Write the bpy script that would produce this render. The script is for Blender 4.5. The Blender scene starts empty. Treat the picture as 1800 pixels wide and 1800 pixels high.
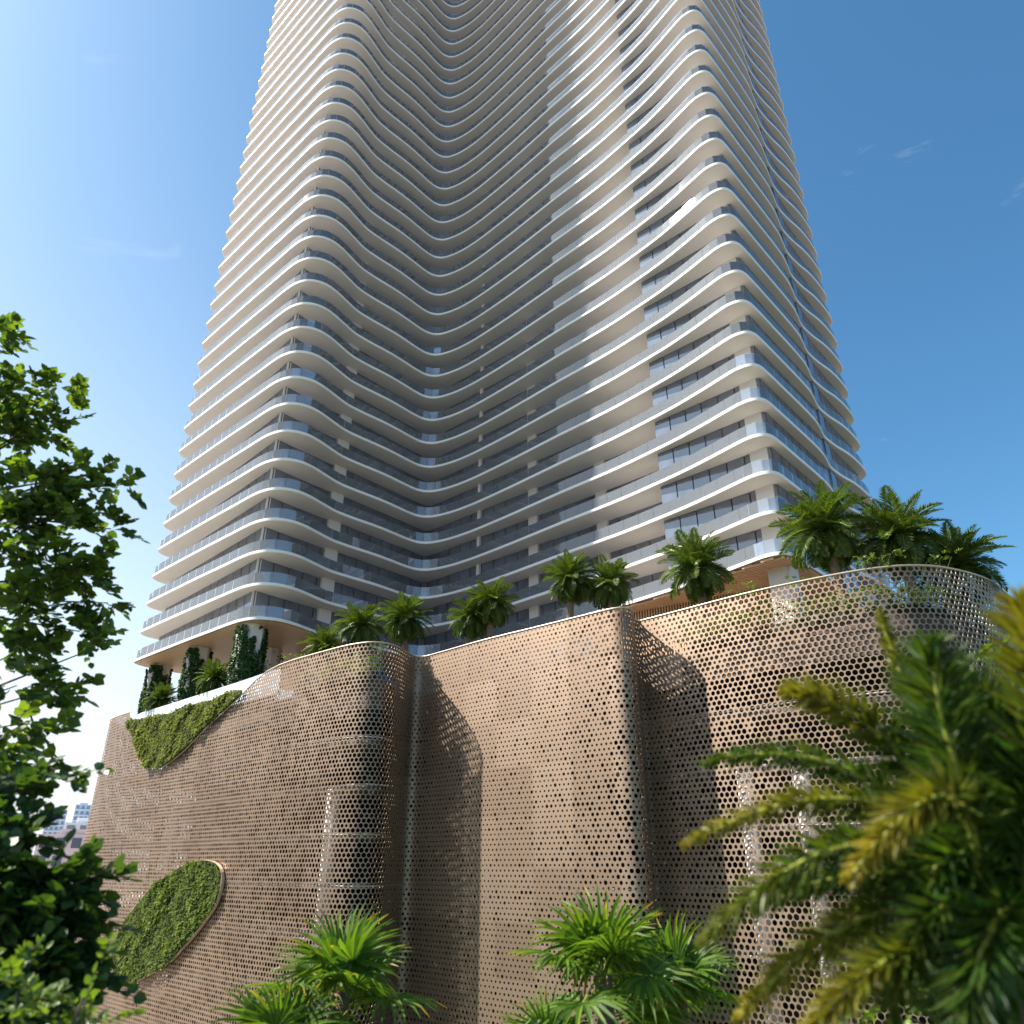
import bpy, math, random
import numpy as np
from mathutils import Vector, Matrix
R=math.radians
random.seed(7); rng=np.random.default_rng(7)
S=bpy.context.scene; COL=S.collection
# ------------------------------------------------------------------ camera, sky, sun, exposure
cam_d=bpy.data.cameras.new('camera'); cam=bpy.data.objects.new('camera',cam_d); COL.objects.link(cam)
cam.location=(0,0,0); cam.rotation_euler=(R(90)+math.atan(625/1330),0,0)
cam_d.sensor_width=36; cam_d.lens=36*1330/1800; cam_d.clip_start=.1; cam_d.clip_end=6000
cam_d.dof.use_dof=True; cam_d.dof.focus_distance=55; cam_d.dof.aperture_fstop=0.95
S.camera=cam
S.render.resolution_x=1024; S.render.resolution_y=1024
S.view_settings.view_transform='Standard'; S.view_settings.look='None'; S.view_settings.gamma=1
S.view_settings.exposure=1.2
SUN_EL=R(46); SUN_AZ=R(-86)          # azimuth from +Y, clockwise positive
sdir=Vector((math.sin(SUN_AZ)*math.cos(SUN_EL),math.cos(SUN_AZ)*math.cos(SUN_EL),math.sin(SUN_EL)))
W=bpy.data.worlds.new('World'); S.world=W; W.use_nodes=True
nt=W.node_tree; nt.nodes.clear()
wo=nt.nodes.new('ShaderNodeOutputWorld'); bg=nt.nodes.new('ShaderNodeBackground'); bg.inputs[1].default_value=.057
sky=nt.nodes.new('ShaderNodeTexSky'); sky.sky_type='NISHITA'; sky.sun_disc=False
sky.sun_elevation=SUN_EL; sky.sun_rotation=SUN_AZ; sky.air_density=1.0; sky.dust_density=1.3; sky.ozone_density=1.6; sky.altitude=0
nt.links.new(bg.outputs[0],wo.inputs[0])
# thin wisps of cloud, fixed to directions of the sky
tc=nt.nodes.new('ShaderNodeTexCoord'); mp=nt.nodes.new('ShaderNodeMapping'); mp.inputs['Scale'].default_value=(3.2,3.2,7)
nz=nt.nodes.new('ShaderNodeTexNoise'); nz.inputs['Scale'].default_value=1.35; nz.inputs['Detail'].default_value=9; nz.inputs['Roughness'].default_value=.62; nz.inputs['Distortion'].default_value=.5
cr_=nt.nodes.new('ShaderNodeValToRGB'); cr_.color_ramp.elements[0].position=.605; cr_.color_ramp.elements[1].position=.80
cr_.color_ramp.elements[0].color=(0,0,0,1); cr_.color_ramp.elements[1].color=(.3,.3,.3,1)
mx=nt.nodes.new('ShaderNodeMixRGB'); mx.inputs[2].default_value=(9,9.3,9.8,1)
nt.links.new(tc.outputs['Generated'],mp.inputs[0]); nt.links.new(mp.outputs[0],nz.inputs['Vector'])
nt.links.new(nz.outputs['Fac'],cr_.inputs[0]); nt.links.new(cr_.outputs[0],mx.inputs[0])
hs=nt.nodes.new('ShaderNodeHueSaturation'); hs.inputs['Hue'].default_value=.488; hs.inputs['Saturation'].default_value=1.18; hs.inputs['Value'].default_value=1.42
nt.links.new(sky.outputs[0],hs.inputs['Color']); 
# hazy bright horizon on the sun's side
sx=nt.nodes.new('ShaderNodeSeparateXYZ'); nt.links.new(tc.outputs['Generated'],sx.inputs[0])
def mth(op,a,b_=None,clamp=False):
    n=nt.nodes.new('ShaderNodeMath'); n.operation=op; n.use_clamp=clamp
    for i,v in enumerate((a,b_)):
        if v is None: continue
        if isinstance(v,(int,float)): n.inputs[i].default_value=v
        else: nt.links.new(v,n.inputs[i])
    return n.outputs[0]
side=mth('MULTIPLY',mth('ADD',mth('MULTIPLY',sx.outputs[0],-1.0),.12),1.35,True)
low=mth('POWER',mth('SUBTRACT',1.0,mth('ABSOLUTE',sx.outputs[2]),True),2.1)
hz_=nt.nodes.new('ShaderNodeMixRGB'); hz_.inputs[2].default_value=(9.2,9.6,9.7,1)
nt.links.new(mth('MULTIPLY',side,mth('MULTIPLY',low,1.3),True),hz_.inputs[0]); tn=nt.nodes.new('ShaderNodeMixRGB'); tn.blend_type='MULTIPLY'; tn.inputs[0].default_value=1; tn.inputs[2].default_value=(.80,1.02,1.12,1); nt.links.new(hs.outputs[0],tn.inputs[1]); nt.links.new(tn.outputs[0],hz_.inputs[1]); nt.links.new(hz_.outputs[0],mx.inputs[1]); nt.links.new(mx.outputs[0],bg.inputs[0])
sd=bpy.data.lights.new('sun','SUN'); sd.energy=5.0; sd.angle=R(.8); sd.color=(1,.94,.85)
so=bpy.data.objects.new('sun',sd); COL.objects.link(so); so.rotation_euler=sdir.to_track_quat('Z','Y').to_euler(); so.location=(-60,0,90)
# ------------------------------------------------------------------ helpers
def tag(o,label=None,cat=None,group=None,kind=None):
    if label: o['label']=label
    if cat: o['category']=cat
    if group: o['group']=group
    if kind: o['kind']=kind
    return o
def empty(name,loc,label=None,cat=None,group=None):
    o=bpy.data.objects.new(name,None); COL.objects.link(o); o.location=loc; o.empty_display_size=.3
    return tag(o,label,cat,group)
def link(name,me,parent=None,mat=None):
    o=bpy.data.objects.new(name,me); COL.objects.link(o)
    if parent is not None:
        o.parent=parent; o.matrix_parent_inverse=parent_inv(parent)
    return o
def parent_inv(p):
    return world_of(p).inverted()
def world_of(p):
    M=Matrix.LocRotScale(p.location,p.rotation_euler,p.scale)
    return world_of(p.parent) @ p.matrix_parent_inverse @ M if p.parent else M
def mesh(name,V,F,mat,smooth=False,col=None):
    me=bpy.data.meshes.new(name)
    V=np.asarray(V,dtype=np.float32).reshape(-1,3)
    if isinstance(F,np.ndarray):
        nf,k=F.shape
        me.vertices.add(len(V)); me.vertices.foreach_set('co',V.ravel())
        me.loops.add(nf*k); me.loops.foreach_set('vertex_index',F.astype(np.int32).ravel())
        me.polygons.add(nf); me.polygons.foreach_set('loop_start',np.arange(0,nf*k,k,dtype=np.int32))
        me.update(calc_edges=True)
    else:
        me.from_pydata([tuple(map(float,v)) for v in V],[],F); me.update()
    me.polygons.foreach_set('use_smooth',[bool(smooth)]*len(me.polygons))
    if col is not None:
        a=me.color_attributes.new('tint','FLOAT_COLOR','POINT')
        c=np.ones((len(V),4),dtype=np.float32); c[:,:3]=np.asarray(col)[:,None] if np.ndim(col)==1 else col
        a.data.foreach_set('color',c.ravel())
    me.materials.append(mat)
    return me
class MB:
    def __init__(s): s.V=[]; s.F=[]
    def add(s,V,F):
        n=len(s.V); s.V+= [tuple(v) for v in V]; s.F+=[tuple(i+n for i in f) for f in F]
    def box(s,c,d,rz=0):
        x,y,z=d[0]/2,d[1]/2,d[2]/2; ca,sa=math.cos(rz),math.sin(rz)
        P=[]
        for dz in (-z,z):
            for dx,dy in ((-x,-y),(x,-y),(x,y),(-x,y)): P.append((c[0]+dx*ca-dy*sa,c[1]+dx*sa+dy*ca,c[2]+dz))
        s.add(P,[(3,2,1,0),(4,5,6,7),(0,1,5,4),(1,2,6,5),(2,3,7,6),(3,0,4,7)])
    def wall(s,a,b,z0,z1,t):   # upright slab between two plan points
        L=math.dist(a,b); s.box(((a[0]+b[0])/2,(a[1]+b[1])/2,(z0+z1)/2),(L,t,z1-z0),math.atan2(b[1]-a[1],b[0]-a[0]))
    def prism(s,poly,z0,z1):
        n=len(poly); V=[(x,y,z0) for x,y in poly]+[(x,y,z1) for x,y in poly]
        s.add(V,[tuple(range(n))[::-1],tuple(range(n,2*n))]+[(i,(i+1)%n,(i+1)%n+n,i+n) for i in range(n)])
    def tube(s,pts,rad,seg=6,cap=True):
        pts=[Vector(p) for p in pts]; n=len(pts); rad=[rad]*n if not hasattr(rad,'__len__') else rad
        V=[];F=[]
        for i,p in enumerate(pts):
            t=(pts[min(i+1,n-1)]-pts[max(i-1,0)]).normalized()
            up=Vector((0,0,1)) if abs(t.z)<.9 else Vector((1,0,0))
            a=t.cross(up).normalized(); b=t.cross(a)
            for k in range(seg):
                q=2*math.pi*k/seg; V.append(p+a*math.cos(q)*rad[i]+b*math.sin(q)*rad[i])
        for i in range(n-1):
            for k in range(seg): F.append((i*seg+k,i*seg+(k+1)%seg,(i+1)*seg+(k+1)%seg,(i+1)*seg+k))
        if cap: F+= [tuple(range(seg))[::-1],tuple(range((n-1)*seg,n*seg))]
        s.add(V,F)
    def build(s,name,mat,parent=None,smooth=False):
        return link(name,mesh(name,s.V,s.F,mat,smooth),parent)
def catmull(P,n=8,closed=False):
    out=[]; m=len(P); rngi=range(m) if closed else range(m-1)
    for i in rngi:
        if closed: p=[P[(i+k)%m] for k in (-1,0,1,2)]
        else: p=[P[max(i-1,0)],P[i],P[i+1],P[min(i+2,m-1)]]
        for k in range(n):
            t=k/n; out.append(tuple(.5*(2*b+(c-a)*t+(2*a-5*b+4*c-d)*t*t+(3*b-a-3*c+d)*t**3) for a,b,c,d in zip(*p)))
    if not closed: out.append(tuple(P[-1]))
    return out
class Curve:  # plan curve by arc length
    def __init__(s,P):
        s.P=np.array(P,float); d=np.linalg.norm(np.diff(s.P,axis=0),axis=1); s.L=np.concatenate([[0],np.cumsum(d)]); s.len=s.L[-1]
    def at(s,u):
        return np.stack([np.interp(u,s.L,s.P[:,0]),np.interp(u,s.L,s.P[:,1])],-1)
    def nrm(s,u,e=.15):  # right-hand normal
        t=s.at(np.asarray(u)+e)-s.at(np.asarray(u)-e); l=np.linalg.norm(t,axis=-1,keepdims=True)+1e-9; t/=l
        return np.stack([t[...,1],-t[...,0]],-1)
# ------------------------------------------------------------------ materials
def mat(name,base=(.5,.5,.5),rough=.6,metal=0,spec=.5,var=0,vscale=3,bump=0,bscale=20,var2=None):
    m=bpy.data.materials.new(name); m.use_nodes=True; n=m.node_tree; p=n.nodes['Principled BSDF']
    p.inputs['Base Color'].default_value=(*base,1); p.inputs['Roughness'].default_value=rough; p.inputs['Metallic'].default_value=metal
    p.inputs['Specular IOR Level'].default_value=spec
    if var or bump:
        t=n.nodes.new('ShaderNodeTexCoord')
    if var:
        z=n.nodes.new('ShaderNodeTexNoise'); z.inputs['Scale'].default_value=vscale; z.inputs['Detail'].default_value=5
        n.links.new(t.outputs['Object'],z.inputs['Vector'])
        r=n.nodes.new('ShaderNodeMixRGB'); r.inputs[1].default_value=(*[c*(1-var) for c in base],1)
        r.inputs[2].default_value=(*(var2 or [min(1,c*(1+var)) for c in base]),1)
        n.links.new(z.outputs['Fac'],r.inputs[0]); n.links.new(r.outputs[0],p.inputs['Base Color'])
    if bump:
        z=n.nodes.new('ShaderNodeTexNoise'); z.inputs['Scale'].default_value=bscale; z.inputs['Detail'].default_value=6
        n.links.new(t.outputs['Object'],z.inputs['Vector'])
        b=n.nodes.new('ShaderNodeBump'); b.inputs['Strength'].default_value=bump; b.inputs['Distance'].default_value=.05
        n.links.new(z.outputs['Fac'],b.inputs['Height']); n.links.new(b.outputs[0],p.inputs['Normal'])
    return m
def leafmat(name,c0,c1,trans=.35,rough=.45,tips=None):
    m=bpy.data.materials.new(name); m.use_nodes=True; n=m.node_tree; p=n.nodes['Principled BSDF']; out=n.nodes['Material Output']
    a=n.nodes.new('ShaderNodeAttribute'); a.attribute_name='tint'
    sp=n.nodes.new('ShaderNodeSeparateColor'); n.links.new(a.outputs['Color'],sp.inputs[0])
    mx=n.nodes.new('ShaderNodeMixRGB'); mx.inputs[1].default_value=(*c0,1); mx.inputs[2].default_value=(*c1,1); n.links.new(sp.outputs[0],mx.inputs[0])
    src=mx.outputs[0]
    if tips:
        m2=n.nodes.new('ShaderNodeMixRGB'); m2.inputs[2].default_value=(*tips,1); n.links.new(src,m2.inputs[1]); n.links.new(sp.outputs[1],m2.inputs[0]); src=m2.outputs[0]
    n.links.new(src,p.inputs['Base Color']); p.inputs['Roughness'].default_value=rough
    t=n.nodes.new('ShaderNodeBsdfTranslucent'); g=n.nodes.new('ShaderNodeMixRGB'); g.blend_type='MULTIPLY'; g.inputs[0].default_value=1; g.inputs[2].default_value=(1.5,1.5,.5,1)
    n.links.new(src,g.inputs[1]); n.links.new(g.outputs[0],t.inputs[0])
    ms=n.nodes.new('ShaderNodeMixShader'); ms.inputs[0].default_value=trans
    n.links.new(p.outputs[0],ms.inputs[1]); n.links.new(t.outputs[0],ms.inputs[2]); n.links.new(ms.outputs[0],out.inputs[0])
    return m
M={}
def metalmat():
    m=mat('champagne_metal',(.5,.4,.3),.57,.96); n=m.node_tree; p=n.nodes['Principled BSDF']
    a=n.nodes.new('ShaderNodeAttribute'); a.attribute_name='tint'; r=n.nodes.new('ShaderNodeMixRGB')
    r.inputs[1].default_value=(.275,.198,.145,1); r.inputs[2].default_value=(.345,.255,.19,1)
    n.links.new(a.outputs['Fac'],r.inputs[0]); n.links.new(r.outputs[0],p.inputs['Base Color']); return m
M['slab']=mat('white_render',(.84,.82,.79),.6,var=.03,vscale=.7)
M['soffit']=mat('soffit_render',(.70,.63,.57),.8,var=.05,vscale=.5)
M['pier']=mat('pale_concrete',(.66,.62,.58),.7,var=.06,vscale=.8)
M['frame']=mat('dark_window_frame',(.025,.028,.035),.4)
M['wood']=None
M['metal']=metalmat()
M['metal_rail']=mat('champagne_trim',(.60,.48,.38),.4,.7)
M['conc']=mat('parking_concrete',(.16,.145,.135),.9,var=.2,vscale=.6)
M['conc_light']=mat('pale_lit_concrete',(.55,.53,.51),.7,var=.08)  # pale tone stands in for sun reaching the columns through the holes
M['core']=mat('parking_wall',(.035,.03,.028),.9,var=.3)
M['deck']=mat('deck_paving',(.20,.18,.15),.8,var=.15,vscale=2)
M['fascia']=mat('brown_fascia',(.10,.075,.065),.8,var=.15)
M['soil']=mat('planting_backing',(.03,.035,.018),.95,var=.4,vscale=4)
M['trunk']=mat('palm_trunk_bark',(.17,.12,.08),.9,var=.5,vscale=9,bump=.8,bscale=14)
M['bark']=mat('tree_bark',(.10,.08,.06),.9,var=.4,vscale=12,bump=.8,bscale=25)
M['petiole']=mat('yellow_green_stalk',(.28,.32,.05),.5,var=.2,vscale=6)
M['rachis']=mat('green_stalk',(.14,.20,.05),.5,var=.2,vscale=6)
M['asphalt']=mat('asphalt',(.05,.05,.05),.9,var=.2,vscale=3,bump=.3,bscale=60)
M['paving']=mat('stone_paving',(.33,.30,.26),.85,var=.15,vscale=1.5)
M['cityground']=mat('pale_city_ground',(.18,.165,.15),.9,var=.2,vscale=.05)
M['lawn']=mat('ground_cover',(.06,.09,.03),.95,var=.4,vscale=.3)
M['leaf']=leafmat('tree_leaf',(.022,.060,.012),(.17,.25,.03),.4)
M['leaf_dk']=leafmat('shaded_tree_leaf',(.014,.042,.010),(.07,.13,.02),.3)  # lower left tree: its shade is put into a darker green
M['leaf_b']=leafmat('bright_shrub_leaf',(.06,.12,.015),(.17,.24,.03),.4)
M['ivy']=leafmat('ivy_leaf',(.012,.045,.010),(.05,.12,.02),.2)
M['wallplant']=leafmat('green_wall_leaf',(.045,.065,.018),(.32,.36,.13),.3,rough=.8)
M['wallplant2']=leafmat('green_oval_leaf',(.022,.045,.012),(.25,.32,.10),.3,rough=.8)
M['frond']=leafmat('date_palm_leaflet',(.028,.065,.010),(.14,.20,.018),.3)
M['foxtail']=leafmat('foxtail_leaflet',(.015,.050,.010),(.055,.12,.015),.35,tips=(.27,.21,.015))
M['fan']=leafmat('fan_palm_leaflet',(.035,.085,.012),(.14,.23,.022),.4,rough=.5,tips=(.50,.30,.02))
M['fan'].node_tree.nodes['Principled BSDF'].inputs['Specular IOR Level'].default_value=.3
def woodmat(name,c,scale,axis):
    m=mat(name,c,.55); n=m.node_tree; p=n.nodes['Principled BSDF']
    t=n.nodes.new('ShaderNodeTexCoord'); mp=n.nodes.new('ShaderNodeMapping'); mp.inputs['Rotation'].default_value=(0,0,R(45)); mp.inputs['Scale'].default_value=axis
    z=n.nodes.new('ShaderNodeTexNoise'); z.inputs['Scale'].default_value=scale; z.inputs['Detail'].default_value=4
    r=n.nodes.new('ShaderNodeMixRGB'); r.inputs[1].default_value=(*[x*.8 for x in c],1); r.inputs[2].default_value=(*[min(1,x*1.2) for x in c],1)
    n.links.new(t.outputs['Object'],mp.inputs[0]); n.links.new(mp.outputs[0],z.inputs['Vector']); n.links.new(z.outputs['Fac'],r.inputs[0]); n.links.new(r.outputs[0],p.inputs['Base Color'])
    return m
M['wood']=woodmat('oak_boarding',(.68,.42,.25),1.2,(.4,9,1)); M['slat']=woodmat('oak_slats',(.72,.46,.28),2,(1,1,1)); M['gap']=mat('slat_backing',(.12,.07,.045),.9)
def panemat():
    m=mat('window_glass',(.12,.14,.19),.06,spec=1.0,var=.6,vscale=.5); p=m.node_tree.nodes['Principled BSDF']; p.inputs['IOR'].default_value=1.75
    n=m.node_tree; t=n.nodes.new('ShaderNodeTexCoord'); z=n.nodes.new('ShaderNodeTexNoise'); z.inputs['Scale'].default_value=.35; z.inputs['Detail'].default_value=3
    b=n.nodes.new('ShaderNodeBump'); b.inputs['Strength'].default_value=.12; b.inputs['Distance'].default_value=.2
    n.links.new(t.outputs['Object'],z.inputs['Vector']); n.links.new(z.outputs['Fac'],b.inputs['Height']); n.links.new(b.outputs[0],p.inputs['Normal'])
    return m
M['pane']=panemat()
def balmat():
    m=bpy.data.materials.new('balustrade_glass'); m.use_nodes=True; n=m.node_tree; n.nodes.clear()
    o=n.nodes.new('ShaderNodeOutputMaterial'); tr=n.nodes.new('ShaderNodeBsdfTransparent'); tr.inputs[0].default_value=(.84,.90,.97,1)
    df=n.nodes.new('ShaderNodeBsdfDiffuse'); df.inputs[0].default_value=(.88,.92,.98,1)
    gl=n.nodes.new('ShaderNodeBsdfGlossy'); gl.inputs['Roughness'].default_value=.015; gl.inputs[0].default_value=(1,1,1,1)
    a=n.nodes.new('ShaderNodeMixShader'); a.inputs[0].default_value=.15; b=n.nodes.new('ShaderNodeMixShader')
    fr=n.nodes.new('ShaderNodeFresnel'); fr.inputs[0].default_value=1.6
    n.links.new(tr.outputs[0],a.inputs[1]); n.links.new(df.outputs[0],a.inputs[2]); n.links.new(fr.outputs[0],b.inputs[0]); n.links.new(a.outputs[0],b.inputs[1]); n.links.new(gl.outputs[0],b.inputs[2]); n.links.new(b.outputs[0],o.inputs[0])
    return m
M['bal']=balmat()
# ------------------------------------------------------------------ ground
GZ=-12.0
def sheet(name,x0,y0,x1,y1,z,m):
    o=link(name,mesh(name,[(x0,y0,z),(x1,y0,z),(x1,y1,z),(x0,y1,z)],[(0,1,2,3)],m)); return tag(o,kind='structure')
sheet('ground',-3000,-3000,3000,3000,GZ-.02,M['cityground'])
M['bounce']=mat('pale_bounce_ground',(.60,.54,.47),.85,var=.1,vscale=.2)
sheet('bounce_ground',-700,-300,-76,500,GZ+.004,M['bounce'])  # unseen pale sheet, added to bounce light up onto the left soffits
sheet('planting_bed',-75,-20,90,58,GZ,M['lawn'])
sheet('plaza_paving',-75.9,58.1,120,160,GZ,M['paving'])
sheet('road',-75.9,-34,300,-20.2,GZ+.004,M['asphalt'])
# ------------------------------------------------------------------ podium
SK=[(-36,97),(-41,95),(-44.5,92.5),(-45.8,89.5),(-45.2,87),(-43,84.3),(-40,81.4),(-35,76.6),(-30,71.8),(-25,67.0),(-21,63.0),(-18.4,60.5),(-14.95,57.5),(-12.4,55.4),(-10.6,54.45),(-9.4,54.6),(-8.6,55.6),(-8.1,57.3),(-7.6,58.5),(-6.8,58.5),(-5.3,57.1),(-2,53.8),(2,50.3),(5.5,47.2),(6.7,46.3),(7.4,46.4),(7.75,47.0),(8.0,48.2),(8.35,49.0),(9.1,48.6),(13.85,43.75),(16.5,41.5),(19.1,39.7),(20.7,39),(21.9,38.8),(23.5,39),(25.6,39.9),(27.7,41.3),(30.1,43.7),(32.6,46.2),(38,52),(46,60)]
SC=Curve(catmull(SK,8))
RIM=15.0
zt_u=[0,22.6,23.2,24.7,26.8,28.5,30.5,33,35.2,37.5,41,45,47.5,49.07,50.84,52.6,54.5,56,200]
zt_z=[RIM,RIM,13.4,12.6,11.1,10.0,8.9,8.5,9.0,9.7,11.3,12.7,13.6,14.24,14.69,14.9,14.98,RIM,RIM]
def ztop(u): return np.interp(u,zt_u,zt_z)
podium=empty('podium',(0,60,GZ),'multi-storey podium wrapped in curving bronze metal screen full of round holes','podium')
DU,DZ=.346,.30
def big_frac(u):   # share of large holes along the curve, and sizes small/large
    us=[0,20,40,56,62,65,66.5,72,82,86,88.3,89.5,92,94.5,97,105,110,113,117,141]
    fr=[.5,.5,.35,.45,.8,1.,.3,.12,.15,.3,.5,.1,.15,.35,.75,.95,.85,.6,.35,.3]
    sm=[.085,.085,.085,.095,.10,.13,.08,.065,.070,.075,.08,.065,.07,.085,.10,.11,.10,.085,.07,.065]
    bi=[.115,.115,.115,.125,.13,.15,.11,.09,.10,.11,.125,.09,.10,.115,.135,.150,.148,.135,.115,.10]
    return np.interp(u,us,fr),np.interp(u,us,sm),np.interp(u,us,bi)
def screen(u0,u1,name):
    ctr=[]
    nrow=int((RIM-GZ)/DZ)
    for j in range(nrow):
        z=RIM-.17-j*DZ
        us=np.arange(u0+(DU/2 if j%2 else 0),u1,DU)
        us=us[z<ztop(us)-.05]
        ctr.append(np.stack([us,np.full_like(us,z)],1))
    C=np.concatenate(ctr); n=len(C)
    fr,sm,bi=big_frac(C[:,0]); rnd=rng.random(n); r=np.where(rnd<fr,bi,sm)*(1+.05*rng.standard_normal(n)); r=np.clip(r,.045,.153)
    k=np.arange(12); ang=k*math.pi/6+math.pi/2
    hexr=np.where(k%2==0,.2,.2*math.cos(math.pi/6)); # corner up
    du=np.cos(ang); dz=np.sin(ang)
    # true hex boundary scaled to DU x DZ pitch (row pitch 1.5*R)
    ou=du*hexr*(DU/2/(.2*math.cos(math.pi/6))); oz=dz*hexr
    U=[C[:,0,None]+ou, C[:,0,None]+du*r[:,None], C[:,0,None]+du*r[:,None]]
    Z=[C[:,1,None]+oz, C[:,1,None]+dz*r[:,None], C[:,1,None]+dz*r[:,None]]
    V=[]
    for q in range(3):
        p=SC.at(U[q])
        if q==2: p=p-SC.nrm(U[q])*.03
        V.append(np.concatenate([p,Z[q][...,None]],-1))
    V=np.stack(V,1).reshape(-1,3)       # n,3,12
    base=(np.arange(n)*36)[:,None]; k2=(k+1)%12
    F1=np.stack([base+k,base+k2,base+12+k2,base+12+k],-1).reshape(-1,4)
    F2=np.stack([base+12+k,base+12+k2,base+24+k2,base+24+k],-1).reshape(-1,4)
    keep=(C[:,0]>17)&(C[:,0]<119)
    F2=F2.reshape(n,12,4)[keep].reshape(-1,4)
    pi_=np.floor(C[:,0]/(DU*9)).astype(int); pj=np.floor((RIM-C[:,1])/(DZ*10)).astype(int); h=np.sin(pi_*12.9898+pj*78.233)*43758.5453; h=h-np.floor(h)
    tint=np.repeat(h,36); o=link(name,mesh(name,V,np.concatenate([F1,F2]),M['metal'],False,np.stack([tint]*3,1)),podium); return o
o=screen(0,68.9,'perforated_screen'); tag(o,'left bay of the perforated screen')
o=screen(68.9,91.3,'perforated_screen'); tag(o,'middle bay of the perforated screen with small holes')
o=screen(91.3,SC.len-.2,'perforated_screen'); tag(o,'right bay of the perforated screen with large holes')
def along(u0,u1,step,off=0):
    u=np.arange(u0,u1,step); p=SC.at(u)+SC.nrm(u)*off; return u,p
b=MB()
u,p=along(0,22.6,.25); b.tube([(x,y,RIM) for (x,y) in p],.06)
b.build('top_rail',M['metal_rail'],podium,True)
b=MB(); u,p=along(47.3,SC.len,.2); b.tube([(x,y,z) for (x,y),z in zip(p,ztop(u))],.06); b.build('top_rail',M['metal_rail'],podium,True)
b=MB(); u,p=along(22.6,47.5,.25); b.tube([(x,y,z-.02) for (x,y),z in zip(p,ztop(u))],.05); b.build('trim',M['metal_rail'],podium,True)
INS=[(-42.3,88.5),(-41.5,85.2),(-38,81.8),(-30,74),(-20,64.3),(-11.5,57),(-10.0,56.2),(-9.4,58),(-8.6,60.2),(-6.6,60.2),(-1.5,55.4),(6.2,48.4),(6.9,50.2),(8.6,51),(10,50.1),(14.7,45.2),(20.3,40.7),(22.5,40.2),(24.8,41.2),(27,42.7),(31,47.2),(45,62),(45,95),(-38,95)]
insp=catmull(INS[:22],4)+[(45,95),(-38,95)]
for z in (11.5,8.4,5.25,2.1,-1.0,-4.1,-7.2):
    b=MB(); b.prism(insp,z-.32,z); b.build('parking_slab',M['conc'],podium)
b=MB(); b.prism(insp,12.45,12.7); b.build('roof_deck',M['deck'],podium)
b=MB()
for i in range(len(insp)-3):
    a,c=insp[i],insp[i+1]; b.wall(a,c,10.6,12.66,.1)
b.build('fascia',M['fascia'],podium)
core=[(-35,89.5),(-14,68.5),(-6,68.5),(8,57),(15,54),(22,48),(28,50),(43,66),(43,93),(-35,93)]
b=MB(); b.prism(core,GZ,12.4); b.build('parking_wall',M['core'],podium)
def colm(parent,x,y,z0,z1,r,m,name='column'):
    b=MB(); b.tube([(x,y,z0),(x,y,z1)],r,16); return b.build(name,m,parent,True)
for uu,zz in ((60.3,5.0),(97.7,5.0),(101.1,5.0),(76,2.0),(36,5.0),(112,8.2)):
    q=SC.at(uu)-SC.nrm(uu)*.95; colm(podium,q[0],q[1],GZ,zz,.48,M['conc_light'])
for i in range(9):
    a=np.array([(-37,86),(-30,79),(-23,72),(-16,66),(0,59.5),(16,49),(24,45),(31,52),(38,60)][i]); colm(podium,a[0],a[1],GZ,12.4,.4,M['conc'])
# mesh brace rails behind the screen at each storey
for z in (8.3,5.15,2.0,-1.1,-4.2):
    b=MB(); u,p=along(16,125,.4,-.28); b.tube([(x,y,z) for x,y in p],.05,5); b.build('screen_bracket',M['conc_light'],podium)
# ------------------------------------------------------------------ glass rail at the cut corner
RL=[(-42.0,86.2),(-40.5,83.2),(-34.5,77.5),(-29,72.1),(-23.6,66.8),(-20.9,64.0),(-19.2,62.6)]
b_=empty('glass_railing',(-32,75,12.7),'frosted white glass railing along the left terrace edge above the triangular green wall','railing')
rc=Curve(RL); nseg=14; L=rc.len/nseg
M['railglass']=mat('frosted_glass',(.62,.68,.75),.12,spec=1.0)
for i in range(nseg):
    a=rc.at(i*L+.02); c=rc.at((i+1)*L-.02); b=MB(); b.wall(a,c,13.0,15.0,.03); b.build('glass_panel',M['railglass'],b_)
for i in range(nseg+1):
    a=rc.at(i*L); b=MB(); b.box((a[0]+.08,a[1]+.12,13.9),(.06,.06,2.1),R(45)); b.build('post',M['slab'],b_)
# ------------------------------------------------------------------ leaf scatter tools
def norm(v): return v/(np.linalg.norm(v,axis=-1,keepdims=True)+1e-9)
def leafmesh(name,P,D,N,Ln,Wd,m,tint=None,full=True,fold=.25,tip=None):
    n=len(P); D=norm(D); S_=norm(np.cross(D,N)); N=norm(np.cross(S_,D))
    Ln=np.broadcast_to(Ln,(n,))[:,None]; Wd=np.broadcast_to(Wd,(n,))[:,None]
    if full:
        T=[(0,0,0),(.5,0,-.10),(1,0,.02),(.28,.85,fold),(.66,.72,fold*.8),(.28,-.85,fold),(.66,-.72,fold*.8)]
        F=[(0,1,4,3),(1,2,4),(0,5,6,1),(1,6,2)]
        F=[(0,1,3),(1,4,3),(1,2,4),(0,5,1),(1,5,6),(1,6,2)]
    else:
        T=[(0,0,0),(.45,.5,fold),(1,0,0),(.45,-.5,fold)]; F=[(0,2,1),(0,3,2)]
    V=np.stack([P+D*(t[0]*Ln)+S_*(t[1]*Wd)+N*(t[2]*Wd) for t in T],1).reshape(-1,3)
    k=len(T); F=(np.array(F)[None]+(np.arange(n)*k)[:,None,None]).reshape(-1,3)
    if tint is None: tint=rng.random(n)
    c=np.zeros((n,k,3)); c[...,0]=np.asarray(tint)[:,None]
    if tip is not None: c[...,1]=np.asarray(tip)[:,None]
    return mesh(name,V,F,m,False,c.reshape(-1,3))
def rdir(n):
    v=rng.standard_normal((n,3)); return norm(v)
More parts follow.
